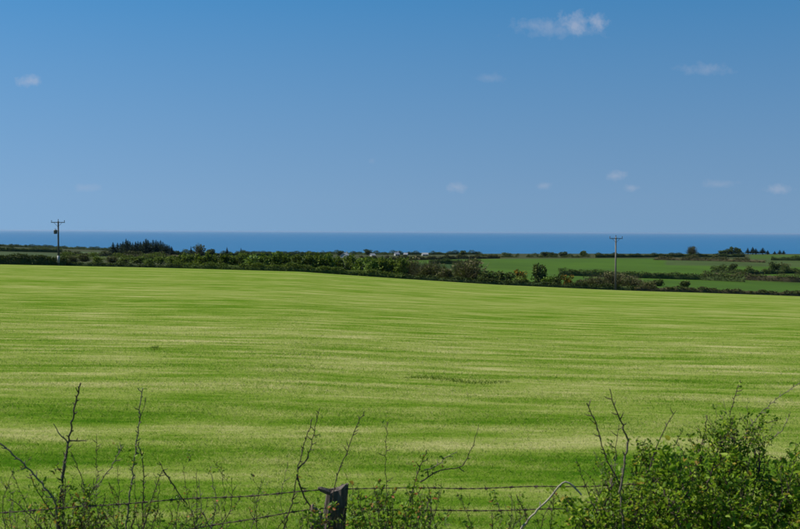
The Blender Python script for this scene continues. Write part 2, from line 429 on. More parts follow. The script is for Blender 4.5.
M_UNCUT = leaf_mat('uncut_grass', [(0, (0.035, 0.075, 0.008)), (0.7, (0.070, 0.120, 0.014)), (1, (0.14, 0.17, 0.04))], 0.5, 0.7, 0.05, objvar=0.0)
uncut_strip(400, 516, 378, .20, 1100, .05, 'dark strip of uncut grass in the middle of the mown field', 1)
uncut_strip(148, 164, 349, .2, 150, .07, 'small dark tuft of uncut grass in the left half of the field', 2)

# ------------------------------------------------------------------ leaves and bushes
def leaf_quads(P, size, up=0.4, fold=0.18, asp=0.55, seed=0):
    """folded diamond leaves at points P; returns verts, faces, tint"""
    r = np.random.default_rng(seed); n = len(P)
    d = r.normal(size=(n, 3)); d[:, 2] = d[:, 2] * 0.8 + 0.25; d /= np.linalg.norm(d, axis=1)[:, None]
    nn = r.normal(size=(n, 3)); nn[:, 2] += up * 2
    w = np.cross(d, nn); w /= np.linalg.norm(w, axis=1)[:, None] + 1e-9
    q = np.cross(w, d)
    s = (size * (0.6 + 0.8 * r.random(n)))[:, None]
    V = np.zeros((n, 4, 3))
    V[:, 0] = P; V[:, 2] = P + d * s
    V[:, 1] = P + d * s * 0.5 + w * s * asp * 0.5 + q * s * fold
    V[:, 3] = P + d * s * 0.5 - w * s * asp * 0.5 + q * s * fold
    b = np.arange(n)[:, None] * 4
    Fq = np.concatenate([b + np.array([[0, 1, 2]]), b + np.array([[0, 2, 3]])], 0)
    return V.reshape(-1, 3), Fq, np.repeat(r.random(n), 4)

M_GREEN = leaf_mat('hedge_green', [(0, (0.038, 0.059, 0.009)), (0.6, (0.086, 0.127, 0.018)), (1, (0.157, 0.186, 0.029))], 0.2, 0.7, 0.1)
M_BRIGHT = leaf_mat('fresh_green', [(0, (0.046, 0.084, 0.010)), (0.6, (0.098, 0.156, 0.020)), (1, (0.156, 0.216, 0.030))], 0.2, 0.7, 0.1)
M_DARK = leaf_mat('dark_green', [(0, (0.027, 0.043, 0.011)), (0.7, (0.055, 0.078, 0.020)), (1, (0.114, 0.128, 0.028))], 0.1, 0.8, 0.1)
M_CONIF = leaf_mat('conifer_needles', [(0, (0.012, 0.022, 0.017)), (0.8, (0.022, 0.036, 0.024)), (1, (0.036, 0.054, 0.030))], 0.05, 0.8, 0.1)
M_BROWN = leaf_mat('brown_scrub', [(0, (0.050, 0.043, 0.022)), (0.6, (0.088, 0.077, 0.033)), (1, (0.106, 0.125, 0.033))], 0.1, 0.8, 0.1)
M_TWIGGY = leaf_mat('bare_twigs', [(0, (0.066, 0.057, 0.031)), (0.6, (0.121, 0.107, 0.050)), (1, (0.138, 0.154, 0.045))], 0.1, 0.8, 0.1)
M_GORSE = leaf_mat('gorse_bloom', [(0, (0.028, 0.040, 0.008)), (0.45, (0.040, 0.052, 0.010)), (0.55, (0.240, 0.104, 0.008)), (1, (0.336, 0.160, 0.010))], 0.1, 0.8, 0.1)
M_BARK = simple('bark', (0.070, 0.058, 0.042), 0.9, 0.4, 6)

def crown_points(n, lobes, r):
    out = []
    for (c, rad, w) in lobes:
        k = max(4, int(n * w)); d = r.normal(size=(k, 3)); d /= np.linalg.norm(d, axis=1)[:, None]
        q = d * (0.55 + 0.5 * r.random(k) ** 0.6)[:, None] * np.array(rad) + np.array(c)
        out.append(q)
    return np.concatenate(out)
def bush_mesh(name, mat, seed, n=650, leaf=0.13, twigs=0):
    """unit bush: about 1 high, 1 wide, base at z=0"""
    r = np.random.default_rng(seed); lobes = []
    for k in range(9):
        a = r.random() * 6.28; d = 0.30 * r.random() ** 0.5; z = 0.28 + 0.50 * r.random()
        rad = (0.15 + 0.12 * r.random()) * (1.25 - 0.5 * z)
        lobes.append(((d * math.cos(a), d * math.sin(a), z), (rad, rad, rad * (0.8 + 0.5 * r.random())), 0.11))
    lobes.append(((0, 0, 0.3), (0.36, 0.36, 0.3), 0.25))
    P = crown_points(n, lobes, r); P[:, 2] = np.abs(P[:, 2])
    V, Fq, t = leaf_quads(P, leaf, seed=seed)
    if twigs:
        a = r.random(twigs) * 6.28; el = 0.25 + 1.2 * r.random(twigs); L = 0.55 + 0.5 * r.random(twigs)
        base = np.stack([r.normal(size=twigs) * 0.06, r.normal(size=twigs) * 0.06, np.zeros(twigs)], -1)
        d = np.stack([np.cos(a) * np.cos(el), np.sin(a) * np.cos(el), np.sin(el)], -1)
        mid = base + d * (L * 0.5)[:, None] * np.array([1, 1, .9]); mid[:, 2] += .05
        tip = base + d * L[:, None] * np.array([0.75, .75, 1.0]) + r.normal(size=(twigs, 3)) * 0.04
        w = np.cross(d, r.normal(size=(twigs, 3))); w /= np.linalg.norm(w, axis=1)[:, None]; w *= 0.010
        TV = np.stack([base - w, base + w, mid + w * .7, mid - w * .7, tip], 1).reshape(-1, 3)
        b = np.arange(twigs)[:, None] * 5 + len(V)
        TF = np.concatenate([b + np.array([[0, 1, 2]]), b + np.array([[0, 2, 3]]), b + np.array([[3, 2, 4]])], 0)
        V = np.concatenate([V, TV]); Fq = np.concatenate([Fq, TF]); t = np.concatenate([t, np.repeat(r.random(twigs) * .6, 5)])
    V[:, 2] = np.clip(V[:, 2], 0.0, None)
    return mesh_np(name, V, Fq, mat, attrs={'tint': t})
def stem_mesh(seed):
    r = np.random.default_rng(seed); b = MB()
    for k in range(5):
        a = k * 1.26 + r.random(); L = 0.45 + 0.2 * r.random()
        P = [(0, 0, 0), (0.04 * math.cos(a), 0.04 * math.sin(a), 0.15), (0.16 * math.cos(a), 0.16 * math.sin(a), 0.35), (0.24 * math.cos(a), 0.24 * math.sin(a), L)]
        b.tube(P, np.array([0.022, 0.018, 0.012, 0.004]), 5)
    o = b.build('stem', M_BARK); me = o.data; bpy.data.objects.remove(o); return me
STEM = [stem_mesh(i) for i in range(3)]
BM = {'green': [bush_mesh('bush_green', M_GREEN, 10 + i) for i in range(5)],
      'bright': [bush_mesh('bush_bright', M_BRIGHT, 20 + i) for i in range(3)],
      'dark': [bush_mesh('bush_dark', M_DARK, 30 + i) for i in range(3)],
      'brown': [bush_mesh('bush_brown', M_BROWN, 40 + i, 420, 0.11, 260) for i in range(3)],
      'twiggy': [bush_mesh('bush_twiggy', M_TWIGGY, 50 + i, 560, 0.075, 700) for i in range(3)],
      'gorse': [bush_mesh('bush_gorse', M_GORSE, 60 + i, 600, 0.10) for i in range(2)]}
cnt = [0]
def bush(px, Y, w, h, kind, label, group=None, name='bush', cat='bush', base=None):
    """w, h in metres"""
    p = gp(px, Y) if base is None else base
    cnt[0] += 1; k = cnt[0]
    e = link(name, None, None, p - Vector((0, 0, 0.05))); e.rotation_euler = (0, 0, (k * 2.39996) % 6.283)
    e.scale = (w, w, h * 1.03)
    tag(e, label, cat, group)
    tag(link('stem', STEM[k % 3], e), kind='stuff'); link('foliage', BM[kind][k % len(BM[kind])], e)
    return e
def conifer_mesh(seed):
    r = np.random.default_rng(seed); n = 1100
    z = 0.22 + 0.78 * r.random(n) ** 1.3; a = r.random(n) * 6.28
    prof = 0.34 * np.clip((1.02 - z), 0, 1) ** 0.85 * (0.55 + 0.45 * np.sin(z * 40 + a * 1.3) ** 2)
    rad = prof * np.sqrt(r.random(n)) * (0.8 + .4 * np.sin(a * 2 + seed))
    P = np.stack([rad * np.cos(a), rad * np.sin(a), z], -1)
    V, Fq, t = leaf_quads(P, 0.10 * (1.12 - z), up=0.1, seed=seed)
    return mesh_np('conifer_crown', V, Fq, M_CONIF, attrs={'tint': t})
b = MB().tube([(0, 0, 0), (0.004, 0, 0.3), (0, 0.003, 0.6), (0, 0, 0.97)], np.array([0.024, 0.02, 0.012, 0.003]), 6)
o = b.build('trunk', M_BARK); TRUNK = o.data; bpy.data.objects.remove(o)
CONIF = [conifer_mesh(70 + i) for i in range(4)]
def conifer(px, Y, h, label, group, wide=1.0):
    p = gp(px, Y); cnt[0] += 1; k = cnt[0]
    e = link('conifer_tree', None, None, p - Vector((0, 0, 0.1))); e.scale = (h * wide, h * wide, h); e.rotation_euler = (0, 0, k * 1.7 % 6.28)
    tag(e, label, 'tree', group)
    link('trunk', TRUNK, e); link('crown', CONIF[k % 4], e)

def hedge(pts, h, w, mat, label, leaf=0.3, per_m=None, name='hedge', seed=1, ragged=0.35, gaps=0.0):
    """pts: (column, depth) corners; foliage scattered in a clipped, uneven bank of leaves over woody stems"""
    r = np.random.default_rng(seed)
    G = [gp(px, Y) for px, Y in pts]; A = np.array([[g.x, g.y] for g in G])
    seg = np.linalg.norm(np.diff(A, axis=0), axis=1); cum = np.concatenate([[0], np.cumsum(seg)]); L = cum[-1]
    leaf *= 1.15; n = int(L * per_m * 2.4)
    u = r.random(n) * L
    ph = r.random(4) * 6.28
    X = np.interp(u, cum, A[:, 0]); Y = np.interp(u, cum, A[:, 1])
    top = h * (1 - ragged * 0.5 + ragged * (0.5 * np.sin(u * 1.1 / h + ph[0]) + 0.35 * np.sin(u * 2.7 / h + ph[1]) + 0.3 * np.sin(u * 0.31 / h + ph[2])))
    if gaps:
        keep = np.sin(u * 0.8 / h + ph[3]) + np.sin(u * 0.23 / h) > -1.6 + 2 * gaps
        X, Y, u, top = X[keep], Y[keep], u[keep], top[keep]; n = len(u)
    zf = r.random(n) ** 0.75
    off = (r.random(n) - 0.5) * w * np.sqrt(np.clip(1.1 - zf, 0, 1))
    offd = (r.random(n) - 0.5) * w * 0.6
    X = X + offd; Y = Y + off
    gz = np.where(Y < YE + 1, field_z(X, Y), land_z(X, Y))
    o0 = G[0]
    P = np.stack([X - o0.x, Y - o0.y, gz + zf * top - o0.z], -1)
    V, Fq, t = leaf_quads(P, leaf, seed=seed)
    e = link(name, None, None, o0); tag(e, label, 'hedge')
    link('foliage', mesh_np('hedge_foliage', V, Fq, mat, attrs={'tint': t}), e)
    b = MB(); us = np.arange(0.3, L, max(0.8, L / 60))
    for uu in us:
        x = np.interp(uu, cum, A[:, 0]); y = np.interp(uu, cum, A[:, 1]); z = ground_z(x, y)
        b.tube([(x - o0.x, y - o0.y, z - o0.z - 0.15), (x - o0.x + r.normal() * .08, y - o0.y, z - o0.z + h * .35), (x - o0.x + r.normal() * .2, y - o0.y, z - o0.z + h * .7)], np.array([0.05, .04, .015]), 4)
    tag(b.build('stem', M_BARK, e), kind='stuff')
    m = max(8, int(L / 0.8)); uu = np.linspace(0, L, m); cxx = np.interp(uu, cum, A[:, 0]); cyy = np.interp(uu, cum, A[:, 1])
    rows = []
    for oy, zf_ in ((-.38, -.05), (-.34, .45), (-.12, .72), (.12, .72), (.34, .45), (.38, -.05)):
        hh = h * (1 - ragged * .6) * (1 + .15 * r.normal(size=m)); y_ = cyy + oy * w
        rows.append(np.stack([cxx - o0.x + .1 * r.normal(size=m), y_ - o0.y, np.where(y_ < YE + 1, field_z(cxx, y_), land_z(cxx, y_)) - o0.z + zf_ * hh], -1))
    if not gaps:
        Vc = np.stack(rows, 1).reshape(-1, 3); ix = np.arange(m * 6).reshape(m, 6)
        Fc = np.stack([ix[:-1, :-1], ix[1:, :-1], ix[1:, 1:], ix[:-1, 1:]], -1).reshape(-1, 4)
        link('inner_growth', mesh_np('hedge_core', Vc, Fc, mat, attrs={'tint': .5 * r.random(m * 6)}), e)
    return e

ORD = ['first', 'second', 'third', 'fourth', 'fifth', 'sixth', 'seventh', 'eighth', 'ninth', 'tenth', 'eleventh', 'twelfth',
       'thirteenth', 'fourteenth', 'fifteenth', 'sixteenth', 'seventeenth', 'eighteenth', 'nineteenth', 'twentieth', 'twenty-first', 'twenty-second', 'twenty-third', 'twenty-fourth']

# hedges, near the field edge first
hedge([(-110, 193.6), (10, 193.6), (66, 193.6)], 1.75, 1.4, M_DARK, 'dense dark hedge at the far left edge of the field, below the left pole', 0.22, 150, seed=101, ragged=0.18)
hedge([(66, 194), (180, 195)], 0.75, 1.0, M_DARK, 'low dark hedge bank along the field edge below the conifer clump', 0.18, 90, seed=102)
hedge([(176, 196), (290, 195), (402, 196)], 1.25, 1.6, M_GREEN, 'low green hedge bottom linking the row of bushes along the field crest', 0.2, 120, seed=103)
hedge([(400, 196.5), (520, 196), (640, 197)], 0.95, 1.4, M_DARK, 'dark bramble bank under the bare willows along the field edge', 0.2, 110, seed=104)
hedge([(636, 193), (730, 193), (900, 193)], 0.9, 1.0, M_BROWN, 'low brown hedge along the right field edge below the green pastures', 0.18, 110, seed=105)
# hedges of the far land
hedge([(560, 346), (700, 344), (745, 335)], 2.1, 2.0, M_DARK, 'straight dark hedge between the two green pastures behind the right pole', 0.3, 60, seed=111, ragged=0.15)
hedge([(704, 362), (790, 350), (900, 345)], 2.6, 2.4, M_BROWN, 'brownish hedge above the lower right pasture', 0.3, 60, seed=112, ragged=0.3)
hedge([(712, 430), (748, 415), (790, 440), (900, 430)], 2.6, 2.6, M_DARK, 'lumpy dark hedge curving across the right hillside', 0.35, 60, seed=113, ragged=0.7)
hedge([(655, 610), (705, 600), (765, 575)], 2.6, 3, M_BROWN, 'brown scrubby hedge under the ridge trees on the right', 0.4, 50, seed=114, ragged=0.6)
hedge([(596, 668), (660, 690), (745, 700)], 2.6, 2.4, M_DARK, 'dark hedge on the skyline right of the right pole', 0.4, 50, seed=115, ragged=0.4)
hedge([(478, 740), (530, 700), (600, 668)], 2.2, 2.2, M_DARK, 'broken dark hedge along the top of the large green pasture', 0.35, 45, seed=116, ragged=0.8, gaps=0.25)
hedge([(772, 610), (900, 600)], 2.8, 2.4, M_DARK, 'short dark hedge below the bright pasture at the far right', 0.35, 50, seed=117, ragged=0.4)
hedge([(240, 930), (280, 900), (322, 930)], 2.6, 3, M_DARK, 'long low dark hedge on the skyline right of the conifers', 0.45, 40, seed=118, ragged=0.3)
hedge([(322, 1000), (400, 980), (480, 1000)], 3.2, 4, M_DARK, 'dark tree belt on the skyline behind the white houses', 0.5, 40, seed=119, ragged=0.6)
hedge([(-120, 600), (10, 600), (62, 610)], 2.6, 2.5, M_DARK, 'dark hedge across the pale pasture behind the left pole', 0.4, 45, seed=120, ragged=0.3)
hedge([(-140, 1000), (30, 1000), (118, 980)], 2.8, 4, M_DARK, 'distant hedge forming the skyline around the left pole', 0.5, 35, seed=121, ragged=0.4)
hedge([(60, 430), (115, 440), (180, 430)], 2.2, 3, M_BROWN, 'brown scrubby hedge in front of the conifer clump', 0.35, 55, seed=122, ragged=0.5)
hedge([(62, 330), (130, 320), (190, 330)], 1.9, 4, M_GREEN, 'green overgrown hedge halfway between field edge and conifers', 0.3, 70, seed=123, ragged=0.6)
hedge([(430, 470), (480, 480)], 2.4, 2, M_DARK, 'dark hedge at the left end of the large green pasture', 0.35, 60, seed=124, ragged=0.4)
hedge([(360, 560), (440, 620), (500, 660)], 2.4, 2, M_BROWN, 'brown hedge between the willows and the far houses', 0.4, 50, seed=125, ragged=0.5)
hedge([(170, 640), (245, 700), (330, 740)], 3.0, 3, M_DARK, 'dark hedge behind the row of bushes and left of the houses', 0.4, 50, seed=126, ragged=0.5)

# row of rounded bushes along the crest
xsb = [180, 190, 201, 211, 223, 233, 244, 254, 265, 276, 286, 297, 308, 318, 328, 338, 350, 360, 371, 382, 391, 401]
for i, x in enumerate(xsb):
    t = (x - 180) / 220
    h = 2.9 + 0.9 * t + random.uniform(-.35, .35); w = 3.0 + random.uniform(-.3, .8)
    bush(x, 200 + random.uniform(-2, 5), w, h, 'bright' if x in (254, 276, 328, 360, 371) else 'green',
         ORD[i] + ' green bush from the left in the row along the field crest', 'row of bushes on the crest')
# scrub on the left slope below the conifers
for i, (x, Y, w, h, k) in enumerate([(72, 240, 3, 1.9, 'brown'), (84, 262, 3.6, 2.2, 'brown'), (98, 235, 3, 1.7, 'green'), (112, 255, 3.6, 1.7, 'brown'),
                                      (124, 238, 3, 1.5, 'green'), (137, 250, 3.8, 1.7, 'green'), (150, 232, 3, 1.5, 'bright'), (161, 248, 3.4, 1.9, 'green'), (171, 228, 3, 2.4, 'green')]):
    bush(x, Y, w, h, k, ORD[i] + ' scrub bush from the left between field edge and conifer clump', 'scrub below the conifers')
# conifer clump
cx = [113, 117.5, 123, 126, 130, 132.5, 138, 140.5, 146, 148, 153, 156, 160.5, 163, 167, 171.5, 120.5, 128, 135.5, 143.5, 150.5, 158, 165, 169]
ch = [5.4, 5.8, 6.1, 7.0, 7.2, 6.4, 7.3, 6.7, 7.6, 6.9, 7.5, 6.6, 7.7, 6.4, 5.8, 4.6, 6.2, 7.2, 6.9, 7.3, 6.6, 7.4, 6.3, 4.8]
cx, ch = zip(*sorted(zip(cx, ch)))
for i, (x, h) in enumerate(zip(cx, ch)):
    conifer(x, 520 + (i * 7 % 4) * 9, h * random.uniform(.98, 1.2), ORD[i] + ' dark conifer from the left in the clump on the skyline', 'conifer clump on the skyline', random.uniform(1.2, 1.9))
# lone trees right of the clump
for x, Y, h, w, lab in [(191, 560, 5.4, .8, 'slim dark conifer just right of the conifer clump'), (227, 640, 5.6, 1.0, 'small pointed dark tree alone on the skyline right of the brown tree'),
                        (241, 700, 5.4, .9, 'small pointed dark tree at the left end of the long skyline hedge')]:
    conifer(x, Y, h, lab, None, w)
bush(199, 560, 7, 6.6, 'brown', 'large rounded brown tree on the skyline right of the conifer clump', None, 'tree', 'tree')
bush(210, 600, 6, 4.2, 'dark', 'low dark tree against the right side of the rounded brown tree', None, 'tree', 'tree')
# willows and shrubs behind the crest
bush(408, 226, 7.5, 4.4, 'twiggy', 'leftmost bare brown willow behind the field crest', None, 'willow_bush', 'bush')
bush(430, 220, 7.0, 4.2, 'twiggy', 'bare brown willow in the middle of the three behind the crest', None, 'willow_bush', 'bush')
bush(467, 224, 8.5, 5.1, 'twiggy', 'tallest bare brown willow, left of the large green pasture', None, 'willow_bush', 'bush')
bush(446, 212, 4.5, 2.6, 'brown', 'low brown shrub between the two right willows', None)
bush(489, 210, 4.6, 2.7, 'dark', 'dark low shrub right of the tallest willow', None)
bush(505, 214, 4.2, 2.6, 'dark', 'dark low shrub left of the left orange gorse', None)
bush(521, 222, 3.0, 3.1, 'gorse', 'left gorse bush with orange bloom below the green pasture', None, 'gorse_bush')
bush(520, 204, 4.2, 1.7, 'green', 'low green shrub below the left orange gorse', None)
bush(541, 222, 3.6, 4.4, 'dark', 'round dark bush standing up against the green pasture', None)
bush(548, 204, 3.0, 1.9, 'bright', 'fresh green shrub left of the right orange gorse', None)
bush(557, 208, 2.8, 2.6, 'dark', 'dark upright shrub beside the right orange gorse', None)
bush(568, 206, 2.8, 2.5, 'gorse', 'right gorse bush with orange bloom near the right pole', None, 'gorse_bush')
bush(580, 204, 3.2, 1.7, 'brown', 'low brown shrub between right gorse and right pole', None)
bush(594, 210, 5, 3.0, 'twiggy', 'bare brown shrub left of the right pole', None)
bush(613, 214, 6, 3.9, 'twiggy', 'tallest bare brown shrub behind the right pole', None)
bush(632, 212, 5.2, 3.1, 'twiggy', 'bare brown shrub right of the right pole', None)
bush(648, 206, 4, 1.9, 'brown', 'low brown shrub at the end of the lower pasture', None)
bush(658, 262, 3.2, 1.7, 'dark', 'left of two small dark bushes in the lower pasture', None)
bush(685, 258, 3.4, 1.9, 'dark', 'right of two small dark bushes in the lower pasture', None)
# hillside and ridge on the right
for x, Y, w, h, k, lab in [(775, 452, 5, 4.6, 'dark', 'tall dark bush standing out of the lumpy hillside hedge'), (721, 430, 4.5, 2.6, 'dark', 'dark bush at the left end of the lumpy hillside hedge'),
                           (733, 450, 4, 3.6, 'dark', 'dark bush, second from the left in the lumpy hillside hedge'), (785, 470, 6, 3.6, 'brown', 'brown bush right of the tall dark hillside bush'),
                           (692, 930, 9, 8.0, 'twiggy', 'pale leafless tree on the right skyline')]:
    bush(x, Y, w, h, k, lab, None, 'tree' if Y > 900 else 'bush', 'tree' if Y > 900 else 'bush')
for i, (x, h, w) in enumerate([(722, 4.2, 7), (728, 5.4, 8), (734, 6.8, 8), (739, 6.2, 8)]):
    bush(x, 930, w, h, 'dark', ORD[i] + ' rounded dark tree from the left in the right skyline clump', 'rounded trees on the right skyline', 'tree', 'tree')
for i, (x, h, w) in enumerate([(748, 6.0, 1.7), (753, 6.8, 2.2), (756, 5.6, 2.2), (763, 6.2, 2.4), (768, 4.0, 2.2), (775, 3.4, 2.0), (780, 4.4, 1.9), (784, 4.0, 1.9)]):
    conifer(x, 930, h, ORD[i] + ' small dark conifer from the left at the right end of the skyline', 'conifers on the right skyline', w)
for i, (x, Y, w, h) in enumerate([(545, 730, 8, 4.0), (553, 730, 7, 3.4), (563, 735, 7, 3.6), (583, 735, 6, 4.6), (507, 760, 8, 3.2), (462, 900, 8, 3.8), (340, 800, 6, 4.4), (368, 900, 8, 5.2)]):
    bush(x, Y, w, h, 'dark', ['dark bush at the left end of three on the skyline above the pasture', 'middle dark bush of three on the skyline above the pasture',
         'dark bush at the right end of three on the skyline above the pasture', 'lone dark pointed bush on the skyline left of the right pole',
         'wide dark bush on the skyline right of the willows', 'dark tree on the skyline above the tallest willow', 'dark tree beside the largest white house', 'taller tree in the dark belt behind the houses'][i], None)

# ------------------------------------------------------------------ far farm buildings
M_WHITE = simple('white_render', (0.34, 0.34, 0.31), 0.8, 0.08, 1.0)
M_SLATE = simple('slate_roof', (0.16, 0.165, 0.18), 0.6, 0.25, 2.0)
M_PALE = simple('pale_sheet_roof', (0.26, 0.26, 0.25), 0.6, 0.15, 1.5)
M_GLASS = simple('window_glass', (0.03, 0.035, 0.04), 0.1, 0.2, 1.0, 0.6)
def house(px, Y, w, d, eave, ridge, rz, roofmat, label, chim=True):
    p = gp(px, Y); e = link('farmhouse', None, None, p - Vector((0, 0, .2))); e.rotation_euler = (0, 0, math.radians(rz)); tag(e, label, 'house')
    W2, D2 = w / 2, d / 2
    MB().poly([(-W2, -D2, 0), (W2, -D2, 0), (W2, D2, 0), (-W2, D2, 0), (-W2, -D2, eave), (W2, -D2, eave), (W2, D2, eave), (-W2, D2, eave), (-W2, 0, ridge), (W2, 0, ridge)],
              [(0, 1, 5, 4), (2, 3, 7, 6), (1, 2, 6, 9, 5), (3, 0, 4, 8, 7), (3, 2, 1, 0)]).build('wall', M_WHITE, e)
    o = 0.25; s = (ridge - eave) / D2; r = MB()
    for sg in (-1, 1):
        y0 = sg * (D2 + o); z0 = eave - s * o + .03
        r.poly([(-W2 - o, y0, z0), (W2 + o, y0, z0), (W2 + o, 0, ridge + .03), (-W2 - o, 0, ridge + .03),
                (-W2 - o, y0, z0 + .15), (W2 + o, y0, z0 + .15), (W2 + o, 0, ridge + .18), (-W2 - o, 0, ridge + .18)],
               [(0, 3, 2, 1), (4, 5, 6, 7), (0, 1, 5, 4), (1, 2, 6, 5), (3, 0, 4, 7), (2, 3, 7, 6)])
    ro = r.build('roof', roofmat, e)
    if chim: MB().box((W2 - .5, 0, ridge + .4), (.35, .35, .6)).build('chimney', M_WHITE, ro)
    for k in (-0.25, 0.25):
        MB().box((k * w, -D2 - .01, eave * .55), (.45, .04, .55)).build('window', M_GLASS, e)
house(345.5, 690, 4.6, 4.4, 1.5, 3.0, 62, M_PALE, 'largest white gabled house on the skyline behind the bushes')
house(372.5, 760, 3.4, 3.0, 1.2, 2.5, 40, M_PALE, 'small white house on the skyline, second from the left', False)
house(397, 860, 3.6, 3.4, 1.3, 2.8, 20, M_SLATE, 'small grey roofed house on the skyline, third from the left')
house(406, 860, 3.0, 3.0, 1.1, 2.2, -15, M_SLATE, 'small white house left of the bare willows, fourth from the left', False)
house(425, 860, 4.6, 3.2, 1.1, 2.3, 15, M_PALE, 'long white house above the bare willows, rightmost of the houses', False)

# ------------------------------------------------------------------ electricity poles
M_POLE = simple('weathered_pole', (0.16, 0.14, 0.115), 0.85, 0.35, 3, stretch=(4, 4, .5))
M_POLED = simple('creosoted_pole', (0.075, 0.065, 0.055), 0.85, 0.35, 3, stretch=(4, 4, .5))
M_STEEL = simple('galvanised_steel', (0.07, 0.07, 0.07), 0.5, 0.2, 5, 0.5, 0.6)
M_PORC = simple('insulator_porcelain', (0.10, 0.07, 0.055), 0.25, 0.2, 5, 0.6)
M_GUARD = simple('pale_guard_sheet', (0.26, 0.26, 0.25), 0.6, 0.1, 5)
def pole(px, Y, ytop, arm, lab, mat, transformer=False):
    g = gp(px, Y); top = W(px, ytop, Y); H = top.z - g.z
    e = link('electricity_pole', None, None, g - Vector((0, 0, .3))); tag(e, lab, 'pole'); H += .3
    MB().tube([(0, 0, 0), (0, 0, H * .5), (0, 0, H)], np.array([.17, .15, .12]), 12).build('pole_shaft', mat, e, True)
    ca = MB().box((0, -.16, H - .25), (arm, .05, .06)).build('crossarm', M_POLED, e)
    for x in (-arm + .08, 0.0, arm - .08):
        z0 = H - .19 if x else H
        MB().tube([(x, -.16 if x else 0, z0 - .02), (x, -.16 if x else 0, z0 + .08), (x, -.16 if x else 0, z0 + .1), (x, -.16 if x else 0, z0 + .2), (x, -.16 if x else 0, z0 + .22), (x, -.16 if x else 0, z0 + .32)],
                  np.array([.02, .02, .08, .05, .08, .04]), 8).build('insulator', M_PORC, e)
    for sg in (-1, 1):
        MB().tube([(sg * arm * .6, -.19, H - .28), (sg * .05, -.17, H - .95)], .025, 5).build('brace', M_STEEL, e)
    if transformer:
        t = MB().tube([(-.5, 0, H - 2.25), (-.5, 0, H - 2.2), (-.5, 0, H - 1.6), (-.5, 0, H - 1.55)], np.array([.2, .3, .3, .25]), 12).build('transformer', M_STEEL, e)
        MB().box((-.15, 0, H - 1.75), (.2, .06, .06)).build('bracket', M_STEEL, e)
        for x in (-.6, -.4): MB().tube([(x, 0, H - 1.57), (x, 0, H - 1.3)], np.array([.05, .03]), 6).build('bushing', M_PORC, t)
        MB().tube([(0, 0, .80), (0, 0, 2.05)], .22, 12).build('base_guard', M_GUARD, e, True)
    return e
pole(616, 192.6, 237, 1.15, 'tall wooden pole with crossarm at the right field edge', M_POLE)
pole(58.3, 191.2, 221, 1.2, 'dark wooden pole with transformer in front of the left hedge', M_POLED, True)

# ------------------------------------------------------------------ fence: post, stake and barbed wire
M_POST = simple('grey_weathered_wood', (0.085, 0.068, 0.055), 0.9, 0.5, 16, 0.2, stretch=(5, 5, .8))
M_OLD = simple('brown_rotten_wood', (0.20, 0.135, 0.095), 0.9, 0.4, 14, 0.2, stretch=(4, 4, 1))
M_WIRE = simple('rusty_wire', (0.060, 0.040, 0.032), 0.75, 0.5, 40, 0.3, 0.3)
FY = 4.6
def loft(rings, n):
    b = MB()
    for ring in rings: b.v += [np.array(p) for p in ring]
    for i in range(len(rings) - 1):
        for j in range(n):
            b.f.append((i * n + j, i * n + (j + 1) % n, (i + 1) * n + (j + 1) % n, (i + 1) * n + j))
    b.f.append(tuple(range(n))[::-1]); b.f.append(tuple((len(rings) - 1) * n + j for j in range(n)))
    return b
def wood_post(name, base, top, r, mat, label, cat, n=20, seed=1, slope=0.0, steps=10):
    rr_ = np.random.default_rng(seed); prof = 1 + 0.10 * rr_.normal(size=n); prof[rr_.integers(0, n, 3)] *= 0.8
    e = link(name, None, None, base); tag(e, label, cat); rings = []
    d = top - base
    for k in range(steps + 1):
        f = k / steps; c = d * f; ring = []
        for j in range(n):
            a = j * 2 * math.pi / n; q = r * prof[j] * (1 + 0.03 * rr_.normal()) * (0.88 if k == steps else 1)
            z = c.z + (slope * math.cos(a) * r if k >= steps - 1 else 0) + (0.004 * rr_.normal() if k == steps else 0)
            ring.append((c.x + q * math.cos(a), c.y + q * math.sin(a), z))
        rings.append(ring)
    loft(rings, n).build('shaft', mat, e)
    return e
def gb(px, Y):
    p = gp(px, Y); return p - Vector((0, 0, .12))
tp = W(338.5, 488, FY)
post = wood_post('fence_post', Vector((W(306, 560, FY).x, FY, gb(306, FY).z)), tp, 0.051, M_POST, 'weathered grey fence post leaning among the hawthorn leaves', 'fence post', seed=5, slope=.3)
tk = W(319, 505, FY + .02)
wood_post('broken_stake', Vector((W(310, 560, FY - .10).x, FY - .10, gb(310, FY).z)), W(317, 509, FY - .10), 0.026, M_OLD, 'broken brown stake in front of the leaning fence post', 'stake', seed=9, slope=-.8)
b = MB(); c0 = W(326, 491, FY - .03) - post.location; c1 = W(318, 488, FY - .04) - post.location
b.tube([c1, c1 * .7 + c0 * .3, c0, c0 + (c0 - c1) * .6], np.array([.005, .011, .013, .012]), 5); b.build('split_top', M_POST, post)

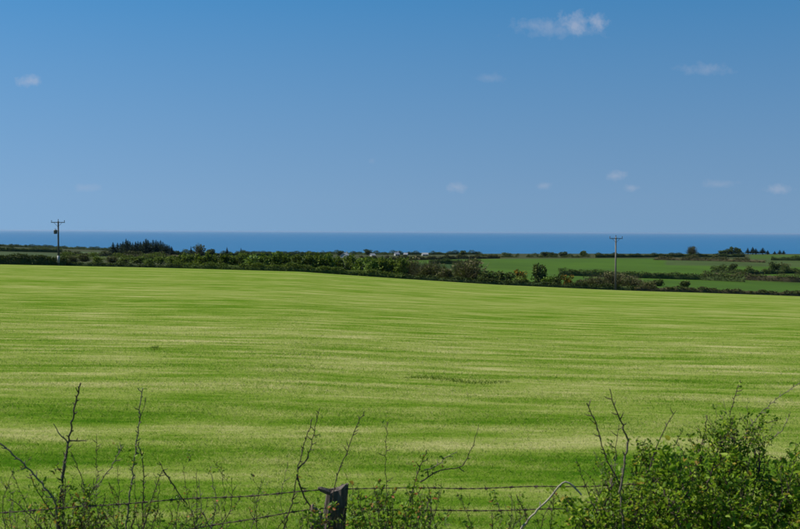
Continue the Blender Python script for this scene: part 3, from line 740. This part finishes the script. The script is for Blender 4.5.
def wire(pts, label, seed):
    r = np.random.default_rng(seed)
    P = np.array([W(*q) for q in pts]); seg = np.concatenate([[0], np.cumsum(np.linalg.norm(np.diff(P, axis=0), axis=1))]); L = seg[-1]
    u = np.arange(0, L, 0.012); Q = np.stack([np.interp(u, seg, P[:, k]) for k in range(3)], -1)
    for k in range(3):                       # ease the corners
        Q[:, k] = np.convolve(np.pad(Q[:, k], 12, 'edge'), np.ones(25) / 25, 'valid')
    Q[:, 2] += 0.003 * np.sin(u * 5 + seed) + 0.002 * np.sin(u * 13)
    o0 = Vector(Q[0]); e = link('barbed_wire', None, None, o0); tag(e, label, 'barbed wire', 'strands of barbed wire')
    Q = Q - np.array(o0)
    b = MB()
    for ph in (0, math.pi):                  # two strands twisted round each other
        T = np.stack([np.zeros_like(u), np.cos(u * 90 + ph) * .0015, np.sin(u * 90 + ph) * .0015], -1)
        b.tube(Q + T, .0015, 5)
    b.build('strand', M_WIRE, e)
    bb = MB()
    for uu in np.arange(0.05, L, 0.11) + r.uniform(-.02, .02):
        c = np.array([np.interp(uu, u, Q[:, k]) for k in range(3)])
        bb.tube([c + (-.007, 0, 0), c + (0, .001, 0), c + (.007, 0, 0)], .0042, 6)
        for k in range(4):
            a = r.random() * 6.28; d = np.array([(-1) ** k * .006, math.cos(a) * .015, math.sin(a) * .015])
            bb.tube([c, c + d], np.array([.0018, .0005]), 4)
    tag(bb.build('barbs', M_WIRE, e), kind='stuff')
wire([(-90, 517, 4.35), (0, 511.5, 4.42), (60, 508.5, 4.45), (130, 503.5, 4.5), (200, 499, 4.52), (270, 494, 4.55), (318, 489.5, 4.56), (352, 487, 4.60), (420, 489, 4.60), (480, 489, 4.62), (530, 486.8, 4.66), (600, 485, 4.72), (720, 482, 4.80), (900, 478, 4.95)],
     'upper rusty barbed wire strand running across the top of the fence post', 3)
wire([(60, 552, 4.40), (200, 528, 4.48), (255, 519.5, 4.51), (300, 510, 4.55), (350, 507, 4.56), (430, 510.5, 4.60), (530, 510.5, 4.66), (600, 509, 4.72), (720, 507, 4.80), (900, 504, 4.95)],
     'lower rusty barbed wire strand crossing the leaning fence post', 4)

# ------------------------------------------------------------------ hawthorn and brambles of the roadside hedge
M_TWIG = simple('dark_twig', (0.050, 0.035, 0.023), 0.8, 0.5, 30, 0.25)
M_TWIGG = simple('grey_twig', (0.115, 0.092, 0.066), 0.8, 0.35, 30, 0.25)
M_DEAD = simple('pale_dead_cane', (0.27, 0.235, 0.175), 0.8, 0.25, 20, 0.25)
M_HAW = leaf_mat('hawthorn_leaf', [(0, (0.048, 0.097, 0.007)), (0.45, (0.114, 0.201, 0.011)), (0.80, (0.195, 0.306, 0.017)), (0.94, (0.325, 0.402, 0.039)), (1, (0.292, 0.161, 0.023))], 0.45, 0.5, 0.14, objvar=0.05)
M_YOUNG = leaf_mat('young_leaf', [(0, (0.048, 0.108, 0.008)), (0.5, (0.123, 0.216, 0.015)), (0.86, (0.220, 0.316, 0.029)), (0.92, (0.303, 0.101, 0.033)), (1, (0.343, 0.115, 0.041))], 0.42, 0.5, 0.16, objvar=0.05)

class Plant:
    def __init__(s, name, label, cat, base_px, Y, seed, group=None):
        s.base = gp(base_px, Y) - Vector((0, 0, .06)); s.r = np.random.default_rng(seed); s.seed = seed; s.Y = Y
        s.e = link(name, None, None, s.base); tag(s.e, label, cat, group); s.L = []; s.Ls = []; s.o = np.array(s.base)
    def curve(s, P, step=0.018, jit=0.0020):
        P = np.asarray(P, float); seg = np.concatenate([[0], np.cumsum(np.linalg.norm(np.diff(P, axis=0), axis=1))])
        n = max(5, int(seg[-1] / step)); u = np.linspace(0, seg[-1], n); Q = np.stack([np.interp(u, seg, P[:, k]) for k in range(3)], -1)
        for k in range(3): Q[1:-1, k] = (Q[:-2, k] + 2 * Q[1:-1, k] + Q[2:, k]) / 4
        Q[1:] += s.r.normal(size=(n - 1, 3)) * jit
        return Q
    def spurs(s, b, Q, R, every=2, length=(.008, .034), leafy=0.0, lsize=.022):
        for i in range(2, len(Q) - 1):
            if s.r.random() > 1.35 / every: continue
            t = Q[i] - Q[i - 1]; t /= np.linalg.norm(t) + 1e-9
            d = np.cross(t, s.r.normal(size=3)); d /= np.linalg.norm(d) + 1e-9; d = d * .85 + t * .5
            L = length[0] + (length[1] - length[0]) * s.r.random() ** 1.5
            b.tube([Q[i], Q[i] + d * L * .6, Q[i] + d * L + np.array([0, 0, L * .15])], np.array([R[i] * .6 + .0010, R[i] * .45 + .0009, .0007]), 4)
            if s.r.random() < leafy: s.cluster(Q[i] + d * L * .8, lsize)
    def cluster(s, c, size, k=None):
        size = size * .76; k = k or s.r.integers(4, 9)
        s.L.append(c + s.r.normal(size=(k, 3)) * size * .7); s.Ls.append(np.full(k, size))
    def branch(s, pts, r0, r1, mat, leafy=0.0, lsize=.022, every=2, dY=0.0, twigs=0, tl=(.06, .16), rooted=True):
        """pts: (column, row[, depth]) from the top of the visible stem downwards or upwards; rooted ones run down to the plant's base"""
        P = [np.array(W(p[0], p[1], (p[2] if len(p) > 2 else s.Y + dY))) for p in pts]
        if rooted: P = [s.o + np.array([s.r.normal() * .03, s.r.normal() * .03, 0]), s.o * .45 + P[0] * .55 + np.array([s.r.normal() * .03, s.r.normal() * .03, 0])] + P
        s.world(P, r0, r1, mat, leafy, lsize, every, twigs, tl)
    def world(s, P, r0, r1, mat, leafy=0.0, lsize=.022, every=2, twigs=0, tl=(.06, .16)):
        Q = s.curve(P); R = r0 + (r1 - r0) * np.linspace(0, 1, len(Q)) ** .8
        b = MB(); b.tube(Q - s.o, R, 6); s2 = len(s.L)
        s.spurs(b, Q - s.o, R, every, leafy=leafy, lsize=lsize)
        for _ in range(twigs):
            i = s.r.integers(len(Q) // 3, len(Q) - 1); t = Q[min(i + 1, len(Q) - 1)] - Q[i - 1]; t /= np.linalg.norm(t) + 1e-9
            d = np.cross(t, s.r.normal(size=3)); d /= np.linalg.norm(d) + 1e-9; d = d * .7 + t * .6 + np.array([0, 0, .25]); d /= np.linalg.norm(d)
            L = s.r.uniform(*tl); C = s.curve([Q[i], Q[i] + d * L * .5, Q[i] + d * L + np.array([0, 0, L * .2])], .015, .002) - s.o
            RR = np.linspace(R[i] * .6, .0009, len(C)); b.tube(C, RR, 5); s.spurs(b, C, RR, 2, (.006, .02), leafy=max(leafy, .0) and 0.9, lsize=lsize)
        b.build('branch', mat, s.e)
    def done(s, mat):
        if not s.L: return
        P = np.concatenate(s.L); Sz = np.concatenate(s.Ls); r = np.random.default_rng(s.seed + 5); n = len(P)
        d = r.normal(size=(n, 3)); d[:, 2] = d[:, 2] * .7 + .45; d /= np.linalg.norm(d, axis=1)[:, None]
        nn = r.normal(size=(n, 3)); nn[:, 2] += .8
        w = np.cross(d, nn); w /= np.linalg.norm(w, axis=1)[:, None] + 1e-9; q = np.cross(w, d)
        L = (Sz * (.6 + .9 * r.random(n)))[:, None]; wd = L * .30; V = np.zeros((n, 6, 3))
        V[:, 0] = P; V[:, 3] = P + d * L - q * L * .12
        V[:, 1] = P + d * L * .38 + w * wd * .8 + q * L * .13; V[:, 2] = P + d * L * .76 + w * wd * .85 + q * L * .08
        V[:, 5] = P + d * L * .38 - w * wd * .8 + q * L * .13; V[:, 4] = P + d * L * .76 - w * wd * .85 + q * L * .08
        bb = np.arange(n)[:, None] * 6
        Fq = np.concatenate([bb + np.array([[0, 1, 2, 3]]), bb + np.array([[0, 3, 4, 5]])], 0)
        tag(link('foliage', mesh_np('hawthorn_foliage', V.reshape(-1, 3), Fq, mat, attrs={'tint': np.repeat(r.random(n), 6)}), s.e), kind='stuff')

# left hawthorn
h = Plant('hawthorn_shrub', 'spiky hawthorn shrub with few reddish leaves in the left corner', 'shrub', 62, 4.5, 201)
h.branch([(58, 540), (60, 505), (62, 485), (67, 450), (71, 432), (74, 410), (77, 398), (80, 384)], .011, .0030, M_TWIG, .15, every=1.5)
h.branch([(62, 478), (66, 455), (69, 443), (62, 437), (53, 424)], .007, .0015, M_TWIGG, .1, rooted=False)
h.branch([(68, 441), (75, 440), (86, 440.5)], .0035, .002, M_TWIG, rooted=False, every=1.5)
h.branch([(56, 500), (45, 488), (30, 470), (14, 455), (0, 443), (-18, 428)], .0060, .0030, M_TWIGG, .05, dY=-.1)
h.branch([(62, 530), (48, 506), (36, 490), (30, 474)], .005, .0018, M_TWIG, .1, dY=-.05)
h.branch([(70, 520), (88, 496), (82, 478), (76, 465), (71, 452)], .005, .0016, M_TWIG, .25, dY=.05)
h.branch([(66, 525), (80, 500), (100, 482), (112, 466), (119, 452), (124, 446)], .0045, .0018, M_TWIGG, .25, dY=.1, every=1.3)
h.branch([(62, 520), (66, 478), (56, 466), (59, 462)], .004, .0015, M_TWIG, .5, dY=-.05)
h.branch([(70, 530), (84, 505), (92, 492), (94, 478)], .004, .0015, M_TWIG, .5, dY=-.03)
h.branch([(64, 530), (96, 505), (97, 480), (97, 434)], .0026, .0010, M_TWIG, .05, dY=.15)
h.branch([(50, 540), (36, 522), (18, 504), (8, 497)], .004, .0015, M_TWIG, .1, dY=-.1)
h.branch([(45, 540), (40, 525), (28, 508), (10, 468)], .003, .001, M_TWIG, .1, dY=.1)
for _ in range(34):
    x = h.r.normal(75, 22); y = h.r.uniform(480, 524)
    h.branch([(x * .6 + 26, 540), (x, y + 12), (x + h.r.uniform(-8, 8), y)], .004, .0012, M_TWIG, .7, .02, dY=h.r.uniform(-.15, .15), twigs=1)
h.done(M_YOUNG)
# sapling stems beside it
h = Plant('hawthorn_sapling', 'tall thin bare sapling right of the spiky left shrub', 'shrub', 131, 4.55, 202)
h.branch([(125, 535), (129, 500), (133, 470), (136, 448), (139, 425), (142, 388)], .0075, .0020, M_TWIGG, .1, every=1.3)
h.branch([(143, 530), (143, 495), (144, 470), (141, 452), (138, 442)], .0040, .0020, M_TWIG, .05)
h.branch([(139, 425), (143, 410), (146, 398)], .0018, .0009, M_TWIG, rooted=False)
h.branch([(142, 535), (152, 500), (160, 475), (164, 468), (159, 462)], .005, .0015, M_TWIG, .2)
h.branch([(163, 470), (174, 486), (182, 497), (188, 506)], .0032, .0022, M_TWIG, .15, rooted=False)
h.branch([(175, 540), (178, 508), (179, 495)], .003, .001, M_TWIG, .3)
h.branch([(196, 540), (197, 505), (196, 470)], .0030, .0010, M_TWIG, .1, dY=.1)
h.branch([(227, 540), (225, 505), (223, 484), (221, 464)], .0028, .0009, M_TWIG, .05, dY=.1)
for _ in range(26):
    x = h.r.uniform(95, 235); y = h.r.uniform(496, 526)
    h.branch([(x * .5 + 75, 540), (x, y + 10), (x + h.r.uniform(-10, 10), y)], .003, .001, M_TWIG, .5, .018, dY=h.r.uniform(-.1, .2), twigs=1)
h.done(M_YOUNG)
# twigs round the post
h = Plant('hawthorn_sapling', 'forked bare twigs rising left of the leaning fence post', 'shrub', 292, 4.52, 203)
h.branch([(282, 535), (290, 508), (295, 492), (297, 472), (301, 455), (306, 437), (312, 419)], .0060, .0016, M_TWIG, .05, every=1.6)
h.branch([(298, 468), (305, 462), (310, 450), (315, 430), (320, 408)], .0026, .0012, M_TWIG, .02, rooted=False)
h.branch([(297, 474), (300, 488), (306, 500), (313, 510)], .0040, .0030, M_TWIG, rooted=False)
h.branch([(297, 470), (303, 463), (309, 461), (308, 455)], .0030, .0015, M_TWIGG, rooted=False, every=1)
h.branch([(330, 520, 4.48), (334, 488, 4.48), (340, 468), (347, 452), (354, 432), (359, 420), (364, 411)], .0042, .0016, M_TWIG, .05, every=1.7)
h.branch([(270, 545), (280, 525), (288, 516)], .004, .0015, M_TWIG, .2)
for x, y in [(303, 514), (309, 509), (317, 516), (324, 512), (331, 508), (338, 515), (345, 505), (328, 521), (312, 522)]:
    h.branch([(x - 4, 545, 4.36), (x - 1, y + 16, 4.36), (x, y, 4.36)], .003, .001, M_TWIG, .6, .022, rooted=False, twigs=2, tl=(.03, .07))
h.done(M_YOUNG)
# leafy bush right of the post
h = Plant('hawthorn_bush', 'small leafy hawthorn bush with reddish tip just right of the fence post', 'shrub', 395, 4.5, 204)
h.branch([(388, 530), (387, 490), (385, 462), (387, 420)], .0035, .0011, M_TWIG, .12, every=2.5)
h.branch([(405, 535), (412, 495), (416, 478), (421, 465), (427, 450)], .0060, .0018, M_TWIG, .8, .017, every=1)
h.branch([(424, 470), (438, 466), (447, 456), (458, 452)], .0026, .0012, M_TWIGG, .5, .018, rooted=False)
h.branch([(420, 482), (440, 470), (463, 467), (470, 452), (475, 440), (479, 424)], .0032, .0010, M_TWIG, .25, .018, rooted=False)
h.branch([(430, 530), (432, 505), (428, 485)], .004, .0015, M_TWIG, .3)
h.branch([(440, 540), (434, 520), (427, 495)], .003, .0012, M_TWIG, .2)
for _ in range(42):
    x = h.r.uniform(345, 440) if _ % 4 else h.r.uniform(330, 480); y = h.r.uniform(478, 524) + max(0, abs(x - 400) - 40) * .35
    h.branch([(x * .6 + 158, 550), (x, y + 14), (x + h.r.uniform(-8, 8), y)], .0038, .0011, M_TWIG, h.r.uniform(.2, .9), .024, dY=h.r.uniform(-.25, .25), twigs=2)
h.done(M_YOUNG)
h = Plant('bramble_tangle', 'thin tangled bramble shoots scattered along the fence at the left', 'bramble', 160, 4.62, 207)
for _ in range(26):
    x = h.r.uniform(-5, 290); y = h.r.uniform(462, 518); x1 = x + h.r.uniform(-14, 14)
    h.branch([(x1 + h.r.uniform(-12, 12), 545), ((x + x1) / 2 + h.r.uniform(-6, 6), (y + 540) / 2), (x, y)], .0028, .0008, M_TWIG if _ % 2 else M_TWIGG, .12, .015, dY=h.r.uniform(-.1, .25), twigs=2, tl=(.04, .12), rooted=_ % 4 == 0)
h.done(M_YOUNG)
h = Plant('bramble_tangle', 'few thin bramble shoots under the wire left of the dense right bush', 'bramble', 520, 4.62, 208)
for _ in range(12):
    x = h.r.uniform(440, 590); y = h.r.uniform(488, 522); x1 = x + h.r.uniform(-12, 12)
    h.branch([(x1 + h.r.uniform(-12, 12), 548), ((x + x1) / 2 + h.r.uniform(-6, 6), (y + 540) / 2), (x, y)], .0026, .0008, M_TWIG if _ % 2 else M_TWIGG, .25, .018, dY=h.r.uniform(-.1, .25), twigs=2, tl=(.04, .10), rooted=_ % 4 == 0)
h.done(M_YOUNG)
# pale arching cane
h = Plant('dead_cane', 'pale arching dead cane left of the dense right hand bush', 'cane', 512, 4.5, 205)
h.branch([(518, 532), (530, 519), (545, 503), (556, 489), (563, 482), (569, 482), (575, 488), (582, 495)], .0062, .0038, M_DEAD, every=6)
h.branch([(528, 522), (525, 512), (518, 498), (516, 494)], .0028, .0012, M_TWIG, rooted=False)
h.done(M_YOUNG)
# the dense bush on the right
h = Plant('hawthorn_bush', 'dense dark green hawthorn bush filling the lower right corner', 'shrub', 700, 4.7, 206)
h.branch([(625, 535), (621, 505), (620, 492), (624, 468), (627, 448), (628, 438)], .0070, .0040, M_TWIGG, .1, .02, every=3, dY=-.42)
h.branch([(628, 440, 4.28), (624, 430, 4.28), (618, 415, 4.28), (612, 400, 4.28), (610, 389, 4.28)], .0036, .0016, M_TWIG, .05, rooted=False, every=1.6)
h.branch([(635, 520), (617, 478), (607, 460), (602, 446), (596, 425), (587, 403)], .0055, .0020, M_TWIG, .2, .016, every=1.4, dY=-.3)
h.branch([(650, 470, 4.5), (656, 446, 4.5), (664, 430, 4.5), (676, 410, 4.5)], .0036, .0012, M_TWIG, .15, .016, rooted=False)
h.branch([(720, 450), (726, 430), (729, 418), (733, 402), (741, 379)], .0052, .0016, M_TWIG, .3, .016, every=1.2)
h.branch([(735, 450), (748, 430), (760, 413), (775, 400), (800, 382), (815, 372)], .0040, .0013, M_TWIGG, .12, .014, every=1.3)
h.branch([(735, 455), (748, 436), (762, 425), (779, 419)], .0045, .0014, M_TWIG, .9, .020, every=1)
h.branch([(770, 440, 4.7), (785, 428, 4.7), (790, 412, 4.7)], .0025, .0010, M_TWIGG, .1, .014, rooted=False)
h.branch([(700, 460), (703, 440), (706, 425), (707, 415)], .0045, .0016, M_TWIG, .5, .018, every=1)
h.branch([(690, 465), (680, 448), (674, 440)], .0040, .0016, M_TWIG, .4, .018, every=1)
h.branch([(617, 460, 4.4), (616, 440, 4.4), (619, 425, 4.4)], .002, .0009, M_TWIG, .1, rooted=False)
h.branch([(600, 520, 4.4), (585, 485, 4.4), (576, 458, 4.4)], .0026, .0010, M_TWIG, .2, .016, rooted=False)
h.branch([(606, 515, 4.4), (592, 478, 4.4), (583, 470, 4.4)], .0022, .0010, M_TWIG, .3, .016, rooted=False)
TOPX = [540, 565, 590, 612, 640, 665, 690, 712, 740, 765, 785, 800, 840, 900]
TOPY = [516, 500, 486, 474, 466, 466, 464, 446, 438, 452, 464, 470, 468, 472]
for _ in range(300):
    x = 560 + 320 * h.r.random() ** 0.78; yt = np.interp(x, TOPX, TOPY); y = yt + (h.r.random() ** 0.8) * (552 - yt)
    Yb = 4.7 + h.r.uniform(-.5, .55)
    x0 = x + h.r.uniform(-26, 26)
    h.branch([(x0, min(y + 40, 575), Yb), (x + h.r.uniform(-8, 8), y + 16, Yb + h.r.uniform(-.05, .05)), (x, y, Yb + h.r.uniform(-.08, .08))], .0040, .0011, M_TWIG, h.r.uniform(.35, 1), h.r.uniform(.020, .034),
             every=1.4, twigs=3, rooted=(_ % 14 == 0))
for _ in range(34):
    x = h.r.uniform(575, 840); y = np.interp(x, TOPX, TOPY) + h.r.uniform(-22, 4)
    h.branch([(x + h.r.uniform(-14, 14), y + 55, 4.6), (x + h.r.uniform(-5, 5), y + 24, 4.6), (x, y, 4.6 + h.r.uniform(-.1, .1))], .0030, .0009, M_TWIG if _ % 3 else M_TWIGG, .22, .018, every=1.2, twigs=2, tl=(.04, .1), rooted=False)
for x, y in [(720, 430), (733, 426), (745, 434), (712, 440), (728, 444), (757, 432), (700, 447), (740, 448), (690, 456), (650, 452), (636, 456), (662, 458)]:
    h.branch([(x + 3, y + 40, 4.6), (x + 2, y + 18, 4.6), (x, y, 4.6)], .0038, .0011, M_TWIG, .95, .02, every=1, twigs=3, rooted=False)
h.done(M_HAW)
